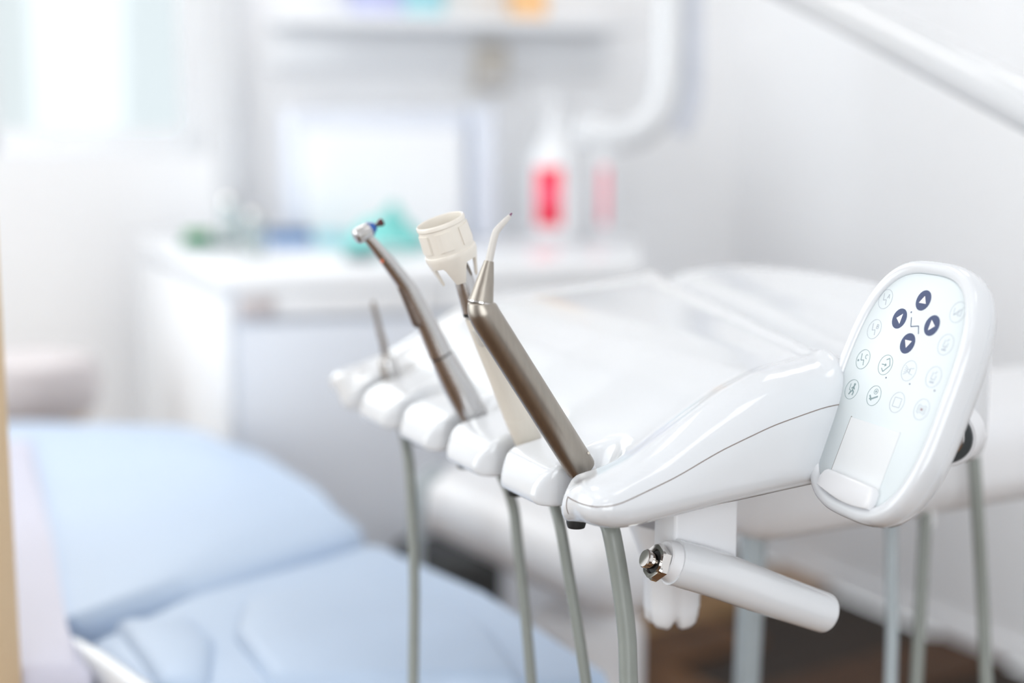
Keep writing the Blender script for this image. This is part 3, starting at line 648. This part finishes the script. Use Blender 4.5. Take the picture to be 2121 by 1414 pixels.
# ------------------------------------------------------------------ dental chair (pale blue upholstery)
CH = .54
CRp, ERp, CLp = onz(780, 1110, CH)[:2], onz(1250, 1400, CH)[:2], onz(150, 1312, CH)[:2]
ax = TU[:2]
chair = thing('dental_chair', 'pale blue upholstered dental chair lying flat, with white trim', 'dental chair', (-.42, 1.5, 0))
def cushion(name, pts, z0, z1, bev, dome=.0):
    o = prism(name, [tuple(p) for p in pts], z0, z1, M['vinyl'], chair, bev, 6); return o
q = lambda x, y: onz(x, y, CH)[:2]
cushion('back_cushion', [CRp+ax*.012, q(660, 1035), q(545, 962), q(450, 908), q(395, 893), q(60, 884), q(-260, 900), q(-420, 1330), q(40, 1332), CLp+ax*.01, q(420, 1230)], CH-.09, CH+.012, .026)
cushion('seat_cushion', [CRp-ax*.004, q(1000, 1233), ERp, q(1300, 1432), q(290, 1445), q(150, 1330), q(410, 1237)], CH-.09, CH+.003, .024)
sp = [onz(x, y, CH)[:2] for x, y in ((500, 1262), (760, 1175), (1010, 1310), (1090, 1425), (560, 1430), (480, 1330))]
prism('seat_pad', [tuple(p) for p in sp], CH-.02, CH+.012, M['vinyl'], chair, .014, 5)
sp = [onz(x, y, CH)[:2] for x, y in ((230, 1300), (400, 1290), (450, 1340), (440, 1430), (330, 1435))]
prism('seat_pad', [tuple(p) for p in sp], CH-.02, CH+.010, M['vinyl'], chair, .012, 5)
e0, e1 = onz(150, 1345, CH), onz(300, 1450, CH); dd = (e1-e0)/np.linalg.norm(e1-e0)
sweep('side_trim', [e0, e0+dd*.04, e0+dd*.08, e0+dd*.14], [.010, .012, .012, .012], M['shell'], chair, n=6, dome=1)
prism('armrest', [tuple(p) for p in (q(-300, 960), q(70, 930), q(110, 1150), q(140, 1330), q(200, 1430), q(-300, 1440))], CH-.02, CH+.018, mat('lilac_grey_upholstery', '#cfcfe0', .45, noise=(6, .02, (1, 1, 1))), chair, .012, 4)
prism('under_frame', [tuple(p) for p in (q(700, 1130), q(560, 1040), q(100, 1040), q(250, 1250), q(500, 1230))], CH-.17, CH-.085, M['shell2'], chair, .02)
prism('chair_base', [tuple(p) for p in (q(640, 1120), q(540, 1060), q(200, 1060), q(300, 1220), q(460, 1200))], .0, CH-.16, M['shell2'], chair, .02)
# white arm of the chair unit, seen under the holders
b0, b1 = onz(880, 955, .56), onz(1310, 1130, .56); bdv = b1-b0; bl = np.linalg.norm(bdv); bdv /= bl
unit2 = thing('spittoon_unit_arm', 'wide white rounded arm on a post behind the hoses, right of the blue chair', 'support arm', ((b0+b1)/2)*[1, 1, 0])
bn = np.array([-bdv[1], bdv[0], 0]);
if bn[1] < 0: bn = -bn
cc = (b0+b1)/2+bn*.03
box('arm', (cc[0], cc[1], .519), (bl*1.0, .13, .078), M['shell2'], unit2, .055, 8, axes=(tuple(bdv), tuple(bn), (0, 0, 1)))
pc2 = onz(1135, 1055, .56); pc2 = pc2+bn*.05
box('post', (pc2[0], pc2[1], .23), (.11, .10, .44), M['shell2'], unit2, .03, 5, axes=(tuple(bdv), tuple(bn), (0, 0, 1)))
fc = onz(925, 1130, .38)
box('floor_shade_block', (fc[0], fc[1], .19), (.16, .10, .38), M['black'], unit2, .02, 4, axes=(tuple(bdv), tuple(bn), (0, 0, 1)))  # black block standing in for deep shade on the floor

# ------------------------------------------------------------------ tan door edge at the far left, stool
dx = at(-26, 1000, 1.0)
door = tag(box('door_1', (dx[0]-.205, dx[1]+.16, 1.05), (.52, .04, 2.1), M['tan'], None, .003, 2, rz=math.radians(-38)), kind='structure')
st = at(60, 815, 2.25)
stool = thing('stool', 'round grey stool with a tan ring beyond the blue chair, at the far left', 'stool', (st[0], st[1], 0))
lathe('seat', (st[0], st[1], .50), (0, 0, 1), [(0, .09), (.02, .105), (.06, .11), (.09, .10), (.10, .06)], M['taupe'], stool, 40)
lathe('seat_ring', (st[0], st[1], .475), (0, 0, 1), [(0, .08), (.025, .09)], M['tan'], stool, 36)
lathe('post', (st[0], st[1], .03), (0, 0, 1), [(0, .025), (.445, .025)], M['chrome'], stool, 20)
lathe('foot', (st[0], st[1], 0.0), (0, 0, 1), [(0, .14), (.02, .14), (.04, .04)], M['tan'], stool, 36)

# ------------------------------------------------------------------ counter
CZ = .745
cF0 = onz(465, 575, CZ)[:2]; cFr = onz(1330, 548, CZ)[:2]; cL0 = onz(238, 474, CZ)[:2]; cL0 = cF0+(cL0-cF0)/np.linalg.norm(cL0-cF0)*.80
fd = (cFr-cF0)/np.linalg.norm(cFr-cF0); bdn = (cL0-cF0)/np.linalg.norm(cL0-cF0); depth = np.linalg.norm(cL0-cF0)
cBr = onz(1325, 482, CZ)[:2]
wt = tag(prism('worktop', [tuple(p) for p in (cF0, cFr, cBr, cL0)], CZ-.022, CZ, M['lacquer'], None, .004, 3), 'white worktop with a bright left edge, carrying the bottles and coloured packs', 'worktop')
ins = lambda p, k=.02: p+(np.mean([cF0, cFr, cBr, cL0], axis=0)-p)*k
cab = thing('base_cabinet', 'pale blue-white base cabinet under the worktop', 'cabinet', (*((cF0+cFr)/2), 0))
q0, q1, q2, q3 = [ins(p, .04) for p in (cF0, cFr, cBr, cL0)]
prism('carcass', [tuple(p) for p in (q0, q1, q2, q3)], .06, CZ-.0225, M['bluelac'], cab)
prism('plinth', [tuple(p) for p in [ins(p, .12) for p in (cF0, cFr, cBr, cL0)]], 0.0, .06, M['darkgrey'], cab)
fn = np.array([fd[1], -fd[0]]); wf_ = np.linalg.norm(q1-q0)
nd = 2
for k in range(nd):
    c = q0+fd*(wf_*(k+.5)/nd)+fn*.010
    box('drawer', (c[0], c[1], CZ-.042), (wf_/nd-.003, .018, .034), M['lacquer'], cab, .002, 2, axes=((fd[0], fd[1], 0), (-fn[0], -fn[1], 0), (0, 0, 1)))
    box('door', (c[0], c[1], .375), (wf_/nd-.003, .018, .605), M['bluelac'], cab, .002, 2, axes=((fd[0], fd[1], 0), (-fn[0], -fn[1], 0), (0, 0, 1)))
sn = np.array([bdn[1], -bdn[0]]); sn = sn if sn@(cF0-cFr) > 0 else -sn
ws = np.linalg.norm(q3-q0); c = (q0+q3)/2+sn*.008
box('side_panel', (c[0], c[1], .385), (ws, .014, .66), M['lacquer'], cab, .002, 2, axes=((bdn[0], bdn[1], 0), (sn[0], sn[1], 0), (0, 0, 1)))
c = q0+fd*.028+fn*.021
box('corner_latch', (c[0], c[1], CZ-.042), (.05, .006, .030), M['taupe'], cab, .002, 2, axes=((fd[0], fd[1], 0), (-fn[0], -fn[1], 0), (0, 0, 1)))

def on_top(x, y): return onz(x, y, CZ)
FA = ((fd[0], fd[1], 0), (-fd[1], fd[0], 0), (0, 0, 1))
def carton(name, label, cat, x, y, w, d, h, m, m2=None, rz=0, group=None, bev=.003):
    p = on_top(x, y); t = thing(name, label, cat, (p[0], p[1], CZ), group)
    a = ((math.cos(rz)*fd[0]-math.sin(rz)*fd[1], math.cos(rz)*fd[1]+math.sin(rz)*fd[0], 0),); a0 = a[0]; a1 = (-a0[1], a0[0], 0)
    box('box', (p[0], p[1], CZ+h/2), (w, d, h), m, t, bev, 2, axes=(a0, a1, (0, 0, 1)))
    box('lid', (p[0], p[1], CZ+h+.004), (w*1.02, d*1.02, .008), m2 or m, t, bev*.8, 2, axes=(a0, a1, (0, 0, 1)))
    return t
# bottles
def bottle(label, x, y, r, h, lab_m, a0, a1, z0, z1, stripe):
    p = on_top(x, y); t = thing('pump_bottle', label, 'bottle', (p[0], p[1], CZ), 'white pump bottles on the worktop')
    lathe('body', (p[0], p[1], CZ), (0, 0, 1), [(0, r*.9), (.004, r), (h*.60, r), (h*.72, r*.88), (h*.82, r*.45), (h*.85, r*.36), (h*.9, r*.36)], M['bottle'], t, 40)
    lathe('pump_collar', (p[0], p[1], CZ+h*.9), (0, 0, 1), [(0, r*.42), (.022, r*.42)], M['bottle'], t, 24)
    sweep('pump_spout', [(p[0], p[1], CZ+h*.9+.02), (p[0], p[1], CZ+h*.9+.045), (p[0]-.008, p[1]-.004, CZ+h*.9+.055), (p[0]-.04, p[1]-.01, CZ+h*.9+.052)], [.006, .006, .007, .005], M['bottle'], t)
    def patch(nm, za, zb, m, rr):
        vs = []; fs = []; n = 14
        for z in (za, zb):
            for i in range(n): a = a0+(a1-a0)*i/(n-1); vs.append((p[0]+rr*math.cos(a), p[1]+rr*math.sin(a), z))
        for i in range(n-1): fs.append((i, i+1, n+i+1, n+i))
        o = data_obj(nm, vs, fs, m, t); md = o.modifiers.new('s', 'SOLIDIFY'); md.thickness = .0006; return o
    patch('label', CZ+z0, CZ+z1, lab_m, r+.0008)
    if stripe: patch('label_stripe', CZ+z0+(z1-z0)*.36, CZ+z0+(z1-z0)*.68, M['pinklabel'], r+.0018)
A = math.radians
bottle('white pump bottle with a broad red label', 1150, 492, .049, .230, M['redlabel'], A(222), A(282), .024, .134, True)
bottle('white pump bottle showing only a narrow strip of pink-red label', 1246, 490, .028, .218, M['pinklabel'], A(262), A(288), .024, .134, False)
# table-top steriliser with grey surround
p = on_top(772, 498); sc = p[:2]+np.array([0, .055])
ster = thing('steriliser', 'large white box appliance with a grey surround at the back of the worktop', 'appliance', (sc[0], sc[1], CZ))
box('casing', (sc[0], sc[1], CZ+.12), (.335, .11, .24), M['greybox'], ster, .012, 4, axes=FA)
f2 = sc+fn*.057
box('door', (f2[0]+.008, f2[1], CZ+.104), (.296, .012, .197), M['lacquer'], ster, .01, 4, axes=FA)
carton('paper_towel_box', 'pale blue-grey upright pack between the steriliser and the red-label bottle', 'box', 998, 492, .042, .05, .24, M['greybox'])
carton('carton', 'dark blue and light blue low carton on the worktop', 'box', 597, 503, .068, .07, .016, M['ltblue'], M['dkblue'], 0.1)
carton('carton', 'flat cyan pack left of the teal cloth', 'box', 690, 507, .055, .06, .016, M['cyan'], M['cyan'])
p = on_top(410, 508)
gs = thing('green_sponge', 'small green scrubbing sponge near the left edge of the worktop', 'sponge', (p[0], p[1], CZ))
box('sponge', (p[0], p[1], CZ+.013), (.045, .05, .026), M['green'], gs, .006, 3, rz=.4)
box('pad', (p[0]+.02, p[1]-.01, CZ+.004), (.08, .06, .008), M['dkteal'], gs, .003, 2, rz=-.3)
p = on_top(800, 520); bm = bmesh.new(); bmesh.ops.create_grid(bm, x_segments=24, y_segments=24, size=.5)
for v in bm.verts:
    x_, y_ = v.co.x*2, v.co.y*2
    hgt = .062*math.exp(-(x_*x_*1.6+y_*y_*1.6))*(1+.35*math.sin(7*x_+3*y_)*math.cos(5*y_)) + .002
    v.co = Vector((p[0]+x_*.062+.012*math.sin(4*y_), p[1]+y_*.055+.01, CZ+hgt))
cl = bm_obj('teal_cloth', bm, M['teal'], None, True); md = cl.modifiers.new('s', 'SOLIDIFY'); md.thickness = .0025; md.offset = 1
tag(cl, 'crumpled pale teal cloth on the worktop behind the polishing handpiece head', 'cloth')
p = on_top(748, 538)
tr = thing('instrument_dish', 'dark teal shallow dish in front of the teal cloth', 'dish', (p[0], p[1], CZ))
lathe('dish', (p[0], p[1], CZ), (0, 0, 1), [(0, .022), (.008, .030), (.008, .027), (.003, .020)], M['dkteal'], tr, 30)
# glass jars with chrome lids
for (x, y, h_, r_, lb) in ((480, 508, .075, .020, 'tall clear glass jar left of the blue carton'), (527, 526, .060, .017, 'shorter clear glass jar nearest the worktop front')):
    p = on_top(x, y); t = thing('glass_jar', lb, 'jar', (p[0], p[1], CZ), 'clear glass jars on the worktop')
    lathe('jar', (p[0], p[1], CZ), (0, 0, 1), [(0, r_*.9), (.002, r_), (h_*.8, r_), (h_, r_*.8), (h_, r_*.7), (h_*.8, r_*.88), (.004, r_*.9)], M['clear'], t, 30)
    lathe('lid', (p[0], p[1], CZ+h_), (0, 0, 1), [(0, r_*.85), (.010, r_*.85), (.014, r_*.3)], M['chrome'], t, 24)
    lathe('swabs', (p[0], p[1], CZ+.004), (0, 0, 1), [(0, r_*.7), (h_*.5, r_*.75), (h_*.55, r_*.4)], M['white'], t, 20)

# ------------------------------------------------------------------ wall shelf with cartons, curved pipe, lamp arm
s0 = onback(560)[:2]; s1 = onback(1250)[:2]; sm = (s0+s1)/2 - outb*.10
sz = 1.165
wc = thing('wall_shelf', 'white wall shelf above the worktop', 'shelf', (sm[0], sm[1], sz-.09))
BA = (tuple(BD), (-BD[1], BD[0], 0), (0, 0, 1))
box('board', (sm[0], sm[1], sz-.01), (np.linalg.norm(s1-s0), .20, .02), M['lacquer'], wc, .003, 2, axes=BA)
sf = sm+outb*.09
box('back_rail', (sf[0], sf[1], sz-.055), (np.linalg.norm(s1-s0), .02, .09), M['lacquer'], wc, .003, 2, axes=BA)
for (x, lb, w_, h_, m, nm) in ((760, 'lilac-blue carton at the left of the wall shelf', .09, .10, 'lilac', 'carton'), (845, 'light cyan carton beside the lilac one on the wall shelf', .08, .12, 'cyan', 'carton'),
                           (1060, 'orange carton on the wall shelf', .055, .12, 'orangebox', 'carton')):
    c = onback(x)[:2]-outb*.10
    t = thing(nm, lb, 'box', (c[0], c[1], sz), 'cartons on the wall shelf')
    box('box', (c[0], c[1], sz+h_/2), (w_, .09, h_), M[m], t, .002, 2, axes=BA)
    box('flap', (c[0], c[1], sz+h_+.001), (w_*.98, .088, .002), M[m], t, .0005, 1, axes=BA)
c = onback(1010)-BN*0; c = onback(1012)[:2]-outb*.012
dsp = thing('paper_dispenser', 'beige wall dispenser under the orange carton', 'dispenser', (c[0], c[1], 1.05))
box('cover', (c[0], c[1]-.015, 1.075), (.07, .05, .10), M['beige'], dsp, .012, 4, axes=BA)
box('slot', (c[0]+.008, c[1]-.042, 1.045), (.05, .006, .010), M['greybox'], dsp, .002, 2, axes=BA)
D_ = 2.35
pipe = thing('curved_pipe', 'thick white pipe curving down and to the left above the bottles', 'pipe', at(1385, 300, D_))
pts = [at(1392, -1750, D_), at(1392, -900, D_), at(1392, -300, D_), at(1390, 0, D_), at(1385, 150, D_), at(1368, 225, D_), at(1325, 270, D_), at(1265, 282, D_), at(1205, 270, D_)]
sweep('tube', pts, [.026]*9, M['shell'], pipe, n=8, seg=30, dome=.6)
p2 = [q+np.array([.036, .03, -.012]) for q in (at(1396, -700, D_), at(1396, -200, D_), at(1396, 60, D_), at(1395, 180, D_), at(1370, 262, D_))]
sweep('side_tube', p2, [.016]*5, M['greybox'], pipe, n=8, seg=20)  # second, blue-grey tube along the right of the pipe
la = thing('operating_lamp_arm', 'long white lamp arm crossing the upper right corner', 'lamp arm', at(2121, 215, 1.15))
A0, A1 = at(1400, -140, 1.6), at(2300, 310, 1.05)
sweep('arm', [A0, (A0+A1)/2+np.array([0, 0, .004]), A1], [.0175, .0185, .0190], M['shell'], la, n=10, seg=30, dome=1)
lathe('pivot', A0+np.array([0, 0, -.03]), (0, 0, 1), [(0, .028), (.04, .030), (.06, .028)], M['shell2'], la, 30)
sweep('riser', [A0+np.array([0, 0, .02]), A0+np.array([0, 0, .6]), np.array([A0[0], A0[1], 2.5])], [.018]*3, M['shell2'], la, n=4, seg=20)
